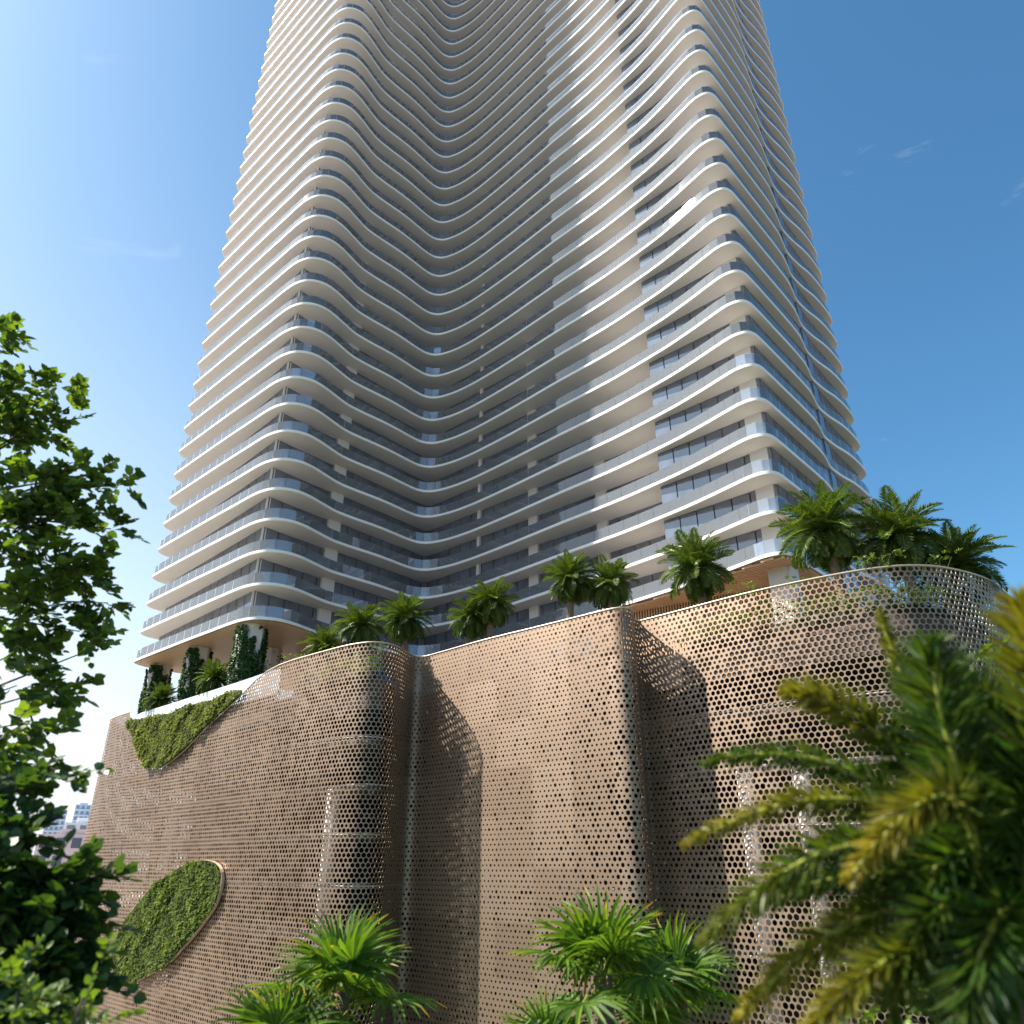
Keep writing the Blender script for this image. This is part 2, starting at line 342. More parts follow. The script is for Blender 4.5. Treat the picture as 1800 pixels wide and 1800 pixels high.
def sprigs(starts,dirs,length,nl,leaf,wid,droop=.25):
    """leafy twigs: returns P,D,N,len,width of leaves and twig polylines"""
    P=[];D=[];N=[];LL=[];tw=[]
    for s,d in zip(starts,dirs):
        L=length*random.uniform(.6,1.25); d=np.array(d)/np.linalg.norm(d)
        up=np.array([0,0,1.]); side=np.cross(d,up); side/=np.linalg.norm(side)+1e-6; pn=np.cross(side,d)
        k=max(4,int(nl*random.uniform(.7,1.3))); pts=[]
        roll=random.uniform(-.9,.9); s2=side*math.cos(roll)+pn*math.sin(roll); n2=np.cross(s2,d)
        for i in range(k):
            t=(i+.6)/k; q=s+d*L*t+np.array([0,0,-droop*L*t*t]); pts.append(q)
            sg=1 if i%2 else -1
            if i==k-1: dd=d
            else: dd=d*random.uniform(.35,.8)+s2*sg*random.uniform(.7,1)+n2*random.uniform(-.3,.4)
            dd=dd+np.array([0,0,-random.uniform(0,.35)])
            P.append(q); D.append(dd); N.append(n2+rng.standard_normal(3)*.35); LL.append(leaf*random.uniform(.65,1.2))
        tw.append([s]+pts)
    return np.array(P),np.array(D),np.array(N),np.array(LL),np.array(LL)*wid,tw
def crown_from(name,clusters,per,length,nl,leaf,wid,m,parent,dirbias=(0,0,0)):
    st=[];di=[]
    for (c,r) in clusters:
        c=np.array(c); r=np.array(r); k=max(3,int(per*(r[0]*r[1]*r[2])**(2/3)))
        for _ in range(k):
            v=rng.standard_normal(3); v/=np.linalg.norm(v); q=v*random.uniform(.25,.85)
            st.append(c+q*r); di.append(v*np.array([1,1,.7])+np.array(dirbias)+rng.standard_normal(3)*.3)
    P,D,N,LL,WW,tw=sprigs(st,di,length,nl,leaf,wid)
    o=link(name,leafmesh(name,P,D,N,LL,WW,m),parent); tag(o,kind='stuff')
    b=MB()
    for t in tw: b.tube([t[0],t[len(t)//2],t[-1]],[.008,.006,.003],3,False)
    o2=b.build('twigs',M['bark'],parent); tag(o2,kind='stuff')
    return o
# ------------------------------------------------------------------ green walls on the screen
def inpoly(pts,poly):
    poly=np.array(poly); x,y=pts[:,0],pts[:,1]; c=np.zeros(len(pts),bool); n=len(poly)
    for i in range(n):
        x1,y1=poly[i]; x2,y2=poly[(i+1)%n]
        cond=((y1>y)!=(y2>y)); xi=(x2-x1)*(y-y1)/((y2-y1) or 1e-9)+x1; c^=cond&(x<xi)
    return c
def green_patch(root,poly,m,dens,leaf,bulge,zoff=0):
    poly=np.array(poly); lo=poly.min(0); hi=poly.max(0); n=int((hi-lo).prod()*dens)
    q=lo+(hi-lo)*rng.random((n,2)); q=q[inpoly(q,poly)]; n=len(q)
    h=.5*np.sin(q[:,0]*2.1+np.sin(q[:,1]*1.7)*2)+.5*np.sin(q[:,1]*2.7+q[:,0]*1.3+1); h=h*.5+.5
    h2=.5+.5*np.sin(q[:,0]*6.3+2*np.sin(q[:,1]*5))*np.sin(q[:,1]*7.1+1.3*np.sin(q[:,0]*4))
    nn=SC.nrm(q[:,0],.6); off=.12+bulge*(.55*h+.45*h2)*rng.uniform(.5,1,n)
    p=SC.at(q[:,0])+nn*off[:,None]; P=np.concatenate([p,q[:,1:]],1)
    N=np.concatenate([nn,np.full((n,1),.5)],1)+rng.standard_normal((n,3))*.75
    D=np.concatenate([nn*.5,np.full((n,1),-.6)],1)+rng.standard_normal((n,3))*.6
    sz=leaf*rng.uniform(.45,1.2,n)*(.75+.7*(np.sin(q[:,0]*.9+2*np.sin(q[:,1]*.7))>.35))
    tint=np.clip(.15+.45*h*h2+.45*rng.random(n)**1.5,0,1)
    o=link('foliage',leafmesh('foliage',P,D,N,sz,sz*.45,m,tint,True),root); tag(o,kind='stuff')
    # planted backing panel
    g=[]; U=np.linspace(lo[0],hi[0],60)
    V=[];F=[]
    for uu in U:
        col=np.stack([np.full(200,uu),np.linspace(lo[1],hi[1],200)],1); ins=inpoly(col,poly)
        if ins.any(): zz=col[ins,1]; g.append((uu,zz.min(),zz.max()))
    for i,(uu,a,c) in enumerate(g):
        x,y=SC.at(uu)+SC.nrm(uu,.6)*.14; V+=[(x,y,a),(x,y,c)]
        if i: F.append((2*i-2,2*i,2*i+1,2*i-1))
    link('planting_panel',mesh('planting_panel',V,F,M['soil']),root)
Vp=[(22.9,13.75),(24.1,13.95),(28.5,13.7),(33.8,13.5),(37.7,13.75),(41.4,13.6),(43.8,13.65),(45.8,13.9),(47.6,13.6),(46.3,12.95),(44.8,12.5),(43.4,12.05),(41,11.2),(39.6,10.5),(37.5,9.6),(35.2,8.9),(32.9,8.4),(30.2,8.85),(28.5,9.9),(26.8,11.),(24.7,12.5),(23.3,13.2)]
g1=empty('green_wall',(-31,72,11),'triangular planted green wall wedged between glass railing and bronze screen','green wall')
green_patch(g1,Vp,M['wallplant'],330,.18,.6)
Op=[(45.3,.52),(47.35,.29),(48.53,-.33),(48.78,-1.36),(48.5,-2.3),(47.74,-3.08),(46.4,-4.06),(45.02,-4.97),(43.43,-5.91),(41.98,-6.68),(40.21,-7.32),(38.36,-7.89),(36.17,-8.46),(33.88,-8.51),(32.09,-8.19),(30.86,-7.24),(30.64,-6.11),(31.43,-5.),(32.48,-3.88),(34.31,-2.75),(36.32,-1.54),(38.45,-.75),(40.78,-.07),(42.88,.4)]
g2=empty('green_wall',(-24,66,-4),'tilted oval green wall framed by thin bronze ring on lower left screen','green wall')
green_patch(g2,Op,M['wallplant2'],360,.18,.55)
b=MB(); oc=catmull(Op,4,True); oc.append(oc[0]); pts=[]
for (uu,z) in oc:
    q=SC.at(uu)+SC.nrm(uu,.6)*.22; pts.append((q[0],q[1],z))
cz=np.mean(np.array(pts),0)
V=[];F=[]
for i,pp in enumerate(pts):
    for s_,off in ((1.0,-.1),(1.0,.12),(1.008,.12),(1.008,-.1)):
        q=cz+(np.array(pp)-cz)*s_; nn=SC.nrm(oc[i][0],.6); V.append((q[0]+nn[0]*off,q[1]+nn[1]*off,q[2]))
for i in range(len(pts)-1):
    for k in range(4): F.append((i*4+k,i*4+(k+1)%4,(i+1)*4+(k+1)%4,(i+1)*4+k))
link('ring_frame',mesh('ring_frame',V,F,M['metal_rail']),g2)
# ------------------------------------------------------------------ tower
ED=[(-42.0,83.8),(-38.55,80.56),(-33.62,76.0),(-29.3,72.1),(-27.2,70.2),(-25.7,69.0),(-24.2,68.3),(-22.9,68.35),(-21.75,69.0),(-20.8,70.2),(-19.9,71.9),(-18.9,73.7),(-17.5,75.3),(-16.2,76.6),(-14.9,77.95),(-13.6,79.5),(-12.3,81.1),(-11.3,82.05),(-10.2,82.4),(-9.0,82.1),(-7.3,81.15),(-5.5,79.75),(-3.6,78.0),(-.6,75.0),(2.3,71.95),(5.2,68.9),(8.1,66.0),(10.4,63.6),(12.66,61.0),(14.76,58.5),(16.6,56.0),(17.9,54.1),(18.9,52.75),(19.9,52.1),(20.8,52.3),(21.9,53.35),(24.0,55.65),(26.6,58.5),(28.5,60.7),(29.5,62.1),(30.6,63.8),(32.3,65.5),(34.1,67.0),(35.7,68.6),(37.3,70.5),(37.95,71.7),(37.8,72.9),(36.6,75),(30,84),(15,100),(-10,108),(-30,99),(-38,91.5),(-41.4,88),(-42.7,86),(-42.75,84.7)]
edp=catmull(ED,5,True)
ec=Curve(edp+[edp[0]])
GL=[(-25.05,69.8),(-20.6,75.2),(-18.4,77.4),(-11.0,86.2),(-10.2,86.3),(1.95,75.35),(9.25,68.75),(15.3,62.95),(13.43,61.01),(20.6,54.15),(21.2,53.75),(25.75,58.83),(30.6,64.2),(37.0,71.5),(35.8,74.5),(29,82.5),(14.5,98),(-10,105.5),(-29,97),(-37,90),(-41.2,86.2)]
gc=Curve(GL+[GL[0]])
gvis=0
for i in range(13): gvis+=math.dist(GL[i],GL[i+1])
FH=3.4; Z0=21.0; NF=42
tower=empty('residential_tower',(0,78,12.7),'tall white residential tower with wavy curving balcony slabs and blue glass','tower')
def slabmesh():
    P=np.array(edp); n=len(P); c=Curve(edp+[edp[0]]); u=c.L[:-1]
    t=np.roll(P,-1,0)-np.roll(P,1,0); t/=np.linalg.norm(t,axis=1,keepdims=True); nr=np.stack([t[:,1],-t[:,0]],1)
    V=[];
    prof=[(.0,.26),(.0,.02),(-.03,-.01)]   # offset outward, z : slab face
    rings=[(-.10,.26),(0,.26),(0,.0),(-.05,-.03)]
    for off,z in rings:
        Q=P+nr*off; V+= [(x,y,z) for x,y in Q]
    F=[]
    for r in range(3):
        for i in range(n): F.append((r*n+i,(r+1)*n+i,(r+1)*n+(i+1)%n,r*n+(i+1)%n))
    me=mesh('floor_slab',V,F+[tuple(range(n))],M['slab']); 
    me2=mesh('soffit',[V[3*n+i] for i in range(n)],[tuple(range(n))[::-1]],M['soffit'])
    return me,me2
sm_,sf_=slabmesh()
for k in range(NF):
    o=link('floor_slab',sm_); o.location=(0,0,Z0+k*FH); o.parent=tower; o.matrix_parent_inverse=parent_inv(tower)
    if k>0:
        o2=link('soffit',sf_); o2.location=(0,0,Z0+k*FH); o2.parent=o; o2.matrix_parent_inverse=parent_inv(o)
# balustrade panels
def strip_panels(curve,u0,u1,step,z0,z1,t,gap=.03,inset=0):
    n=max(1,round((u1-u0)/step)); d=(u1-u0)/n; out=[]
    for i in range(n):
        a,c=u0+i*d+gap/2,u0+(i+1)*d-gap/2
        us=np.array([a,(a+c)/2,c]); p=curve.at(us)-curve.nrm(us)*inset; q=p-curve.nrm(us)*t
        V=[(*p[j],z0) for j in range(3)]+[(*p[j],z1) for j in range(3)]+[(*q[j],z0) for j in range(3)]+[(*q[j],z1) for j in range(3)]
        F=[(0,1,4,3),(1,2,5,4),(7,6,9,10),(8,7,10,11),(3,4,10,9),(4,5,11,10),(0,3,9,6),(2,8,11,5)]
        out.append((V,F))
    return out
# start of edge curve is left face near tip; visible part runs to the right tip
uvis=0
for i in range(len(edp)):
    if abs(edp[i][0]-37.95)<.02 and abs(edp[i][1]-71.7)<.02: uvis=ec.L[i]; break
print('edge visible',uvis,ec.len,'glass vis',gvis,gc.len)
pan=strip_panels(ec,0.1,uvis,1.75,.27,1.38,.012,inset=.12); panb=strip_panels(ec,uvis,ec.len-.1,1.75,.27,1.30,.012,inset=.16)
ms_=[mesh('balustrade_panel',V,F,M['bal']) for V,F in pan]
NI=max(1,min(4,int(300//len(pan))))
for k in range(NI):
    for me in ms_:
        o=link('balustrade_panel',me); o.location=(0,0,Z0+k*FH); o.parent=tower; o.matrix_parent_inverse=parent_inv(tower)
def joined(sets,name,m,parent,ks,kz):
    V=[];F=[];n0=0
    for k in ks:
        for (v,f) in sets:
            z=kz(k); V+= [(a,b_2,c+z) for a,b_2,c in v]; F+=[tuple(i+n0 for i in g) for g in f]; n0+=len(v)
    F=np.array(F); o=link(name,mesh(name,V,F,m),parent); tag(o,kind='stuff'); return o
zk=lambda k: Z0+k*FH
joined(pan,'balustrade_panels',M['bal'],tower,range(NI,NF),zk)
joined(panb,'balustrade_panels',M['bal'],tower,range(0,NF),zk)
# window panes along glass line, segment by segment
def wallpanes(P,step,z0,z1,t=.03,gap=.11,out=.0):
    res=[]
    for a,c in zip(P,P[1:]):
        L=math.dist(a,c); n=max(1,round(L/step)); ex,ey=(c[0]-a[0])/L,(c[1]-a[1])/L; nx,ny=ey,-ex
        for i in range(n):
            s0=L*i/n+gap/2; s1=L*(i+1)/n-gap/2
            tw_=random.uniform(-.004,.004)
            p0=(a[0]+ex*s0+nx*tw_,a[1]+ey*s0+ny*tw_); p1=(a[0]+ex*s1-nx*tw_,a[1]+ey*s1-ny*tw_)
            q0=(p0[0]-nx*t,p0[1]-ny*t); q1=(p1[0]-nx*t,p1[1]-ny*t)
            V=[(*p0,z0),(*p1,z0),(*p1,z1),(*p0,z1),(*q0,z0),(*q1,z0),(*q1,z1),(*q0,z1)]
            res.append((V,[(0,1,2,3),(5,4,7,6),(4,0,3,7),(1,5,6,2),(3,2,6,7),(4,5,1,0)]))
    return res
front=[GL[20]]+GL[:14]; back=GL[13:21]
wp=wallpanes(front,1.75,.30,FH-.02); wb=wallpanes(back,1.75,.30,FH-.02)
msp=[mesh('window_pane',V,F,M['pane']) for V,F in wp]
NP=max(1,min(4,int(300//len(wp))))
for k in range(NP):
    for me in msp:
        o=link('window_pane',me); o.location=(0,0,zk(k)); o.parent=tower; o.matrix_parent_inverse=parent_inv(tower)
joined(wp,'window_panes',M['pane'],tower,range(NP,NF),zk)
joined(wb,'window_panes',M['pane'],tower,range(0,NF),zk)
# dark frame wall just behind the panes
gin=[tuple(np.array(q)) for q in GL]
def inset_poly(P,d):
    n=len(P); out=[]
    for i in range(n):
        a,b1,c=np.array(P[i-1]),np.array(P[i]),np.array(P[(i+1)%n]); e1=(b1-a)/np.linalg.norm(b1-a); e2=(c-b1)/np.linalg.norm(c-b1)
        n1=np.array([e1[1],-e1[0]]); n2=np.array([e2[1],-e2[0]]); m_=(n1+n2); m_/=np.linalg.norm(m_); k=max(.4,m_@n1)
        out.append(tuple(b1-m_*d/k))
    return out
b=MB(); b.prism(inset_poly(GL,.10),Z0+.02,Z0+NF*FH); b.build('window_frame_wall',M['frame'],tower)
b=MB(); b.prism([(-19.0,77.0),(-11.06,86.4),(-10.1,86.45),(2,75.5),(9.3,68.9),(12.6,65.2),(22.2,58.0),(33,71),(29,82),(14.5,97),(-10,104),(-20,98),(-22,84)],12.7,Z0-.07); b.build('lobby_core',M['frame'],tower)
# piers
def pier(pts,z0=12.7,z1=Z0+NF*FH-.5):
    b=MB(); b.prism(pts,z0,z1); b.build('pier',M['pier'],tower)
def onseg(a,c,s,w,d,back=.3):
    L=math.dist(a,c); ex,ey=(c[0]-a[0])/L,(c[1]-a[1])/L; nx,ny=ey,-ex
    x,y=a[0]+ex*s,a[1]+ey*s
    return [(x+nx*d,y+ny*d),(x+ex*w+nx*d,y+ey*w+ny*d),(x+ex*w-nx*back,y+ey*w-ny*back),(x-nx*back,y-ny*back)]
A1,A2=GL[4],GL[7]
def sAt(x): return math.dist(A1,(x,A1[1]+(A2[1]-A1[1])*(x-A1[0])/(A2[0]-A1[0])))
pier(onseg(A1,A2,sAt(-3.9),.42,.25)); pier(onseg(A1,A2,sAt(1.85),1.25,.12)); pier(onseg(A1,A2,sAt(8.55),1.25,.12))
pier(onseg(GL[1],GL[2],.5,1.5,.35)); pier(onseg(GL[20],GL[0],math.dist(GL[20],GL[0])-.28,.26,.06))
pier(onseg(GL[8],GL[9],math.dist(GL[8],GL[9])-1.1,1.5,.12))
b=MB(); b.prism(onseg(GL[12],GL[13],-.3,1.2,.12),12.7,Z0+NF*FH-.5); b.build('glass_fin',M['pane'],tower)
# lower lobby glazing in the valley, stone wall at the left, oak soffit and slats under the first slab
lob=wallpanes([GL[2],GL[3],GL[4],GL[5],GL[6]],1.75,12.75,20.9)
for V,F in lob: link('lobby_pane',mesh('lobby_pane',V,F,M['pane']),tower)
n=len(edp)
link('oak_soffit',mesh('oak_soffit',[(x,y,Z0-.06) for x,y in inset_poly(edp,.12)],[tuple(range(n))[::-1]],M['wood']),tower)
def chords(poly,o,d,lo,hi):
    """intersections of the line o+s*d with a polygon -> list of intervals"""
    ss=[]
    for i in range(len(poly)):
        a=np.array(poly[i]);c=np.array(poly[(i+1)%len(poly)]); e=c-a; det=d[0]*(-e[1])+e[0]*d[1]
        if abs(det)<1e-9: continue
        r=a-o; s=(r[0]*(-e[1])+e[0]*r[1])/det; t=(d[0]*r[1]-d[1]*r[0])/det
        if 0<=t<1: ss.append(s)
    ss.sort(); return [(max(lo,ss[i]),min(hi,ss[i+1])) for i in range(0,len(ss)-1,2) if min(hi,ss[i+1])>max(lo,ss[i])]
ip=inset_poly(edp,.2); b=MB(); dd=np.array([.72,-.69]); nn_=np.array([.69,.72]); o0=np.array([20.,52.5])
for i in range(-2,70):
    o_=o0+nn_*(i*.34)
    for (s0,s1) in chords(ip,o_,dd,-16,14):
        a=o_+dd*s0;c=o_+dd*s1; b.wall(a,c,Z0-.22,Z0-.065,.17)
tag(b.build('soffit_slats',M['slat'],tower),kind='stuff')
b=MB()
for i in range(-2,70):
    o_=o0+nn_*(i*.34+.17)
    for (s0,s1) in chords(ip,o_,dd,-16,14): b.wall(o_+dd*s0,o_+dd*s1,Z0-.075,Z0-.066,.165)
b.build('soffit_backing',M['gap'],tower)
b=MB(); WL=[(7.5,68),(12.3,64.6),(22.2,57.6),(33,70)]; wc=Curve(WL)
for i in range(int(wc.len/.26)):
    a=wc.at(i*.26)-wc.nrm(i*.26)*(-.08); e=wc.at(i*.26+.12)-wc.nrm(i*.26+.12)*(-.08); b.wall(a,e,12.7,Z0-.1,.12)
tag(b.build('wall_slats',M['slat'],tower),kind='stuff')
b=MB()
for a,c in zip(WL,WL[1:]): b.wall(a,c,12.7,Z0-.07,.06)
b.build('slat_backing',M['gap'],tower)
b=MB(); b.box((21.1,54.6,(12.7+Z0)/2-.1),(1.3,1.3,Z0-12.9),R(45)); b.build('column',M['pier'],tower)
b=MB()
for a,c in (((-24,84),(-21.4,77.6)),((-21.4,77.6),(-18.6,76.4))): b.wall(a,c,12.7,Z0-.08,.3)
b.build('lobby_wall',mat('warm_stone',(.62,.45,.36),.7,var=.08,vscale=1),tower)
# ------------------------------------------------------------------ vine-clad columns at the left terrace
vl=['ivy climbing the leftmost terrace column below the tower corner','ivy covering the middle of the three terrace columns','dense ivy climbing the terrace column nearest the tower corner','thin ivy on the pale column set back behind the others']
for i,(x,y,w) in enumerate([(-40.3,86.0,1.15),(-33.0,78.6,1.15),(-24.9,70.4,1.3),(-25.6,79.0,1.1)]):
    b=MB(); pts=[]
    for a in range(8):
        q=math.pi/8+a*math.pi/4; pts.append((x+w*1.0*math.cos(q),y+w*1.0*math.sin(q)))
    b.prism(pts,12.7,Z0-.07); b.build('column',M['pier'],tower)
    n=9500 if i<3 else 1500
    a=rng.uniform(0,2*math.pi,n); z=12.7+(Z0-12.9)*(rng.random(n)**(.95 if i<3 else 1.4)); rr=w*1.0+rng.uniform(.0,.16,n)+.07*np.sin(a*5+z*2)
    keep=(np.sin(a*3+z*.9+i)+np.sin(a*7-z*1.7+i*2)*.7 > -1.45+.9*((z-12.7)/8)**3*2) ; a=a[keep];z=z[keep];rr=rr[keep]; n=len(a)
    o_=np.stack([np.cos(a),np.sin(a),np.zeros(n)],1); P=np.stack([x+rr*np.cos(a),y+rr*np.sin(a),z],1)
    v=empty('climbing_vine',(x,y,12.7),vl[i],'climbing plant','vines on the terrace columns')
    o=link('leaves',leafmesh('leaves',P,o_*.4+np.array([0,0,-.8])+rng.standard_normal((n,3))*.4,o_+rng.standard_normal((n,3))*.35,.24*rng.uniform(.6,1.2,n),.11,M['ivy']),v); tag(o,kind='stuff')
# ------------------------------------------------------------------ feather palms
def frondmesh(L,arch,nl,leaf,wid,mm,lift=.55,name='frond',plumose=0,tipcol=0,z0=0):
    """frond along +X, arching down; returns mesh"""
    P=[];D=[];N=[];LL=[];TI=[];pts=[]
    for i in range(nl):
        t=.06+.94*i/(nl-1); a=-arch*t; 
        x=L*(math.sin(arch*t)/arch); z=-L*(1-math.cos(arch*t))/arch
        tg=np.array([math.cos(a),0,math.sin(a)]); up=np.array([-math.sin(a),0,math.cos(a)])
        pts.append((x,0,z)); env=math.sin(math.pi*min(1,(t*.93+.07))**.75)**.55*(1 if t<.93 else .7)
        for sg in (-1,1):
            for pl in range(1+plumose):
                if plumose: ang=random.uniform(-1.3,1.3); sd=np.array([0,sg*math.cos(ang),0])+up*math.sin(ang)
                else: sd=np.array([0,sg,0])*math.cos(lift)+up*math.sin(lift)*random.uniform(.3,1.1)
                d=sd+tg*random.uniform(.55,.85); d/=np.linalg.norm(d); d[2]-=.12
                P.append((x,0,z)); D.append(d); N.append(up+rng.standard_normal(3)*.2); LL.append(leaf*env*random.uniform(.85,1.1)); TI.append(max(0,min(1,(t-.45)*1.6))*tipcol*random.uniform(.5,1.2))
    P=np.array(P);D=np.array(D);N=np.array(N);LL=np.array(LL)
    me=leafmesh(name,P,D,N,LL,wid,mm,tint=np.clip(rng.random(len(P))*.6+random.random()*.4,0,1),full=False,fold=.3,tip=np.clip(TI,0,1))
    # rachis appended as thin strip
    return me,pts
FV=[]
for k in range(6):
    arch=[.55,.8,1.1,1.35,1.6,1.9][k]; FV.append(frondmesh(1,arch,64,.25,.022,M['frond'],lift=.5)[0])
RV=[]
for k in range(6):
    arch=[.55,.8,1.1,1.35,1.6,1.9][k]; b=MB(); b.tube([( math.sin(arch*t)/arch,0,-(1-math.cos(arch*t))/arch) for t in np.linspace(0,1,7)],[.016,.014,.012,.01,.008,.005,.002],4,False)
    RV.append(mesh('midrib',b.V,b.F,M['rachis']))
def date_palm(x,y,zc,Lf,label,nf=38,trunk=True,zb=12.6,seed=0):
    random.seed(seed+100)
    t=empty('date_palm',(x,y,zb),label,'palm tree','feather palms along the podium roof')
    b=MB(); pts=[];rad=[]; H=zc-zb; lx,ly=random.uniform(-.45,.45),random.uniform(-.4,.4)
    for i in range(17):
        q=i/16; pts.append((x+lx*(q-1),y+ly*(q-1),zb+H*q)); rad.append((.30-.06*q+(.035 if i%2 else 0)+(.14*max(0,q-.82)/.18))*(Lf/2.6)**.5)
    b.tube(pts,rad,10); b.build('trunk',M['trunk'],t,True)
    for i in range(nf):
        f=i/nf; az=i*2.39996+random.uniform(-.2,.2); el=R(84-random.uniform(135,160)*f**.85+random.uniform(-8,8)); v=min(5,int(f*5.9)) if f<.75 else random.choice((3,4,5)) if f<.9 else 2
        o=bpy.data.objects.new('frond',FV[v]); COL.objects.link(o)
        s=Lf*random.uniform(.85,1.1)*(.82+.18*math.sin(math.pi*min(1,f+.15)))
        if i<3: s*=.8
        o.scale=(s,s*random.uniform(.9,1.2),s); o.rotation_euler=Matrix.Rotation(az,3,'Z').__matmul__(Matrix.Rotation(-el,3,'Y')).__matmul__(Matrix.Rotation(random.uniform(-.5,.5),3,'X')).to_euler()
        o.location=(x+.12*math.cos(az),y+.12*math.sin(az),zc+.1-.25*f); o.parent=t; o.matrix_parent_inverse=parent_inv(t)
        r=bpy.data.objects.new('midrib',RV[v]); COL.objects.link(r); r.parent=o
    return t
PL=[(-16.3,64.2,17.6,2.0,'dark shaded feather palm behind the hump of the screen beside the tower corner'),
(-12.27,59.2,18.0,2.1,'bright feather palm right of the dark shaded one above the screen hump'),
(-9.03,61.8,19.4,2.3,'feather palm standing over the dip where the screen folds inward'),
(-3.3,58.6,18.5,1.9,'smaller left palm of the leaning pair behind middle screen bay'),
(-1.6,58.2,19.6,2.2,'taller right palm of the touching pair behind middle screen bay'),
(4.45,54.0,20.1,2.2,'feather palm left of its twin near the right end of middle screen bay'),
(7.3,53.2,19.5,2.1,'feather palm right of its twin just behind the sharp screen fold'),
(12.9,49.5,19.3,2.7,'dark feather palm in front of the oak slatted soffit'),
(19.86,43.9,19.8,3.1,'largest feather palm standing before the right tower corner'),
(23.47,42.3,18.6,2.9,'feather palm against blue sky just right of the tower edge'),
(26.9,42.9,16.9,2.9,'rightmost feather palm arching over the curved end of the screen'),
(-28.9,73.6,17.0,2.0,'small feather palm between ivy columns under the tower'),
(-37.5,81.6,16.6,1.9,'low feather palm beside the leftmost ivy column')]
for i,(x,y,z,l,lab) in enumerate(PL): date_palm(x,y,z-.35,l*1.08,lab,nf=84,seed=i)
# ------------------------------------------------------------------ roof shrubs
def shrub(x,y,z,r,label,m=None,per=26,leaf=.13,cat='shrub',grp='shrubs spilling over the podium roof edge',n=5,length=.35):
    t=empty('shrub',(x,y,z-.5),label,cat,grp)
    cl=[]
    for i in range(n): cl.append(((x+random.uniform(-r,r)*.8,y+random.uniform(-r,r)*.5,z+random.uniform(-.2,.4)*r),(r*.5,r*.5,r*.45)))
    b=MB()
    for c,_ in cl: b.tube([(x,y,z-1.2),((x+c[0])/2,(y+c[1])/2,z-.4),c[0:3]],[.03,.02,.01],4)
    b.build('stem',M['bark'],t)
    crown_from('foliage',cl,per,length,8,leaf,.36,m or M['leaf_b'],t)
    return t
def rimp(u,off,z):
    q=SC.at(u)-SC.nrm(u)*off; return q[0],q[1],z
SH=[(53.5,1.0,15.6,.9,'rounded yellow-green shrub on the screen edge right of the ivy columns'),(58.5,1.0,15.3,.8,'low shrub at the foot of the dark palm behind the screen hump'),(64.5,1.2,14.7,.8,'trailing plant seen through the holes at the crest of the screen hump'),(93.5,.9,14.9,.7,'small bright shrub beside the sharp fold of the screen'),(99.5,1.2,15.6,1.1,'dark rounded shrub before the pale column under the oak soffit'),(102.5,1.2,15.3,.9,'light shrub right of the pale column on the roof edge'),(107.5,.7,15.7,1.2,'bright shrub trailing over the curved right rim below the palms'),(111.5,.7,15.5,1.0,'small bright shrub on the right rim under the rightmost palm'),(97,1.1,14.4,.8,'low planting glimpsed through large holes left of the oak wall')]
for (u_,o_,z,r,lab) in SH:
    x,y,z=rimp(u_,o_,z); shrub(x,y,z,r,lab)
def hedge(u0,u1,off,z,label,r=.55):
    x,y=SC.at((u0+u1)/2); t=empty('hedge',(x,y,12.7),label,'hedge')
    cl=[]
    for u_ in np.arange(u0,u1,.8):
        q=SC.at(u_)-SC.nrm(u_,.8)*(off+random.uniform(-.2,.3)); cl.append(((q[0],q[1],z+random.uniform(-.35,.3)),(r,r,r*1.2)))
    crown_from('foliage',cl,60,.4,8,.15,.4,M['leaf_b'] if u0<60 else M['leaf'],t)
    b=MB(); u,p=along(u0,u1,.5,-off); 
    for a,c in zip(p,p[1:]): b.wall(a,c,12.7,13.2,.6)
    b.build('planter',M['soil'],t)
hedge(94.5,122,1.7,13.9,'long green hedge planted inside the rim of the right screen bay',.75)
hedge(54,64.5,1.5,13.9,'short yellow-green hedge planted inside the hump of the screen')
# ------------------------------------------------------------------ left foreground tree
def px(x,y,D):   # world point for a branch tip: bearing and height measured from the survey point at the lens
    p=math.atan(625/1330);c,s=math.cos(p),math.sin(p); r=x-900;u=900-y; Y=1330*c-u*s; Z=1330*s+u*c; k=D/math.hypot(r,Y); return (r*k,Y*k,Z*k)
CL=[(-10,590,25,40,13),(30,690,55,30,13),(100,683,38,20,13),(122,715,22,12,12.8),(60,745,60,26,13),(10,765,40,22,13),(-20,720,50,50,13.3),
(40,855,80,42,12.5),(140,838,50,26,12.3),(215,852,32,12,12.2),(90,905,95,42,12.5),(195,930,38,9,12.3),(10,930,60,60,12.8),(60,985,90,45,12.5),(140,1010,48,30,12.3),(190,1060,26,10,12.2),(50,1075,85,38,12.5),(140,1110,45,20,12.3),(30,1145,60,30,12.5),(165,1140,22,9,12.2),
(30,1205,60,24,12),(95,1210,42,16,12),(20,1275,50,30,11.5),(80,1285,16,9,11.4),(-30,1350,60,40,11)]
CL2=[(105,1350,30,14,10),(145,1358,18,6,10),(20,1385,50,30,10),(60,1400,30,20,9.8),(20,1450,45,30,9.6),(80,1470,25,14,9.6),(-10,1520,60,50,9.3),(50,1560,60,40,9.2),(140,1560,55,35,9.1),(185,1545,18,14,9),(40,1630,90,50,9),(150,1640,50,50,9),(60,1710,90,50,8.9),(160,1710,40,30,8.9),(0,1790,70,50,8.8),(95,1580,60,50,9.4),(110,1660,60,40,9.3)]
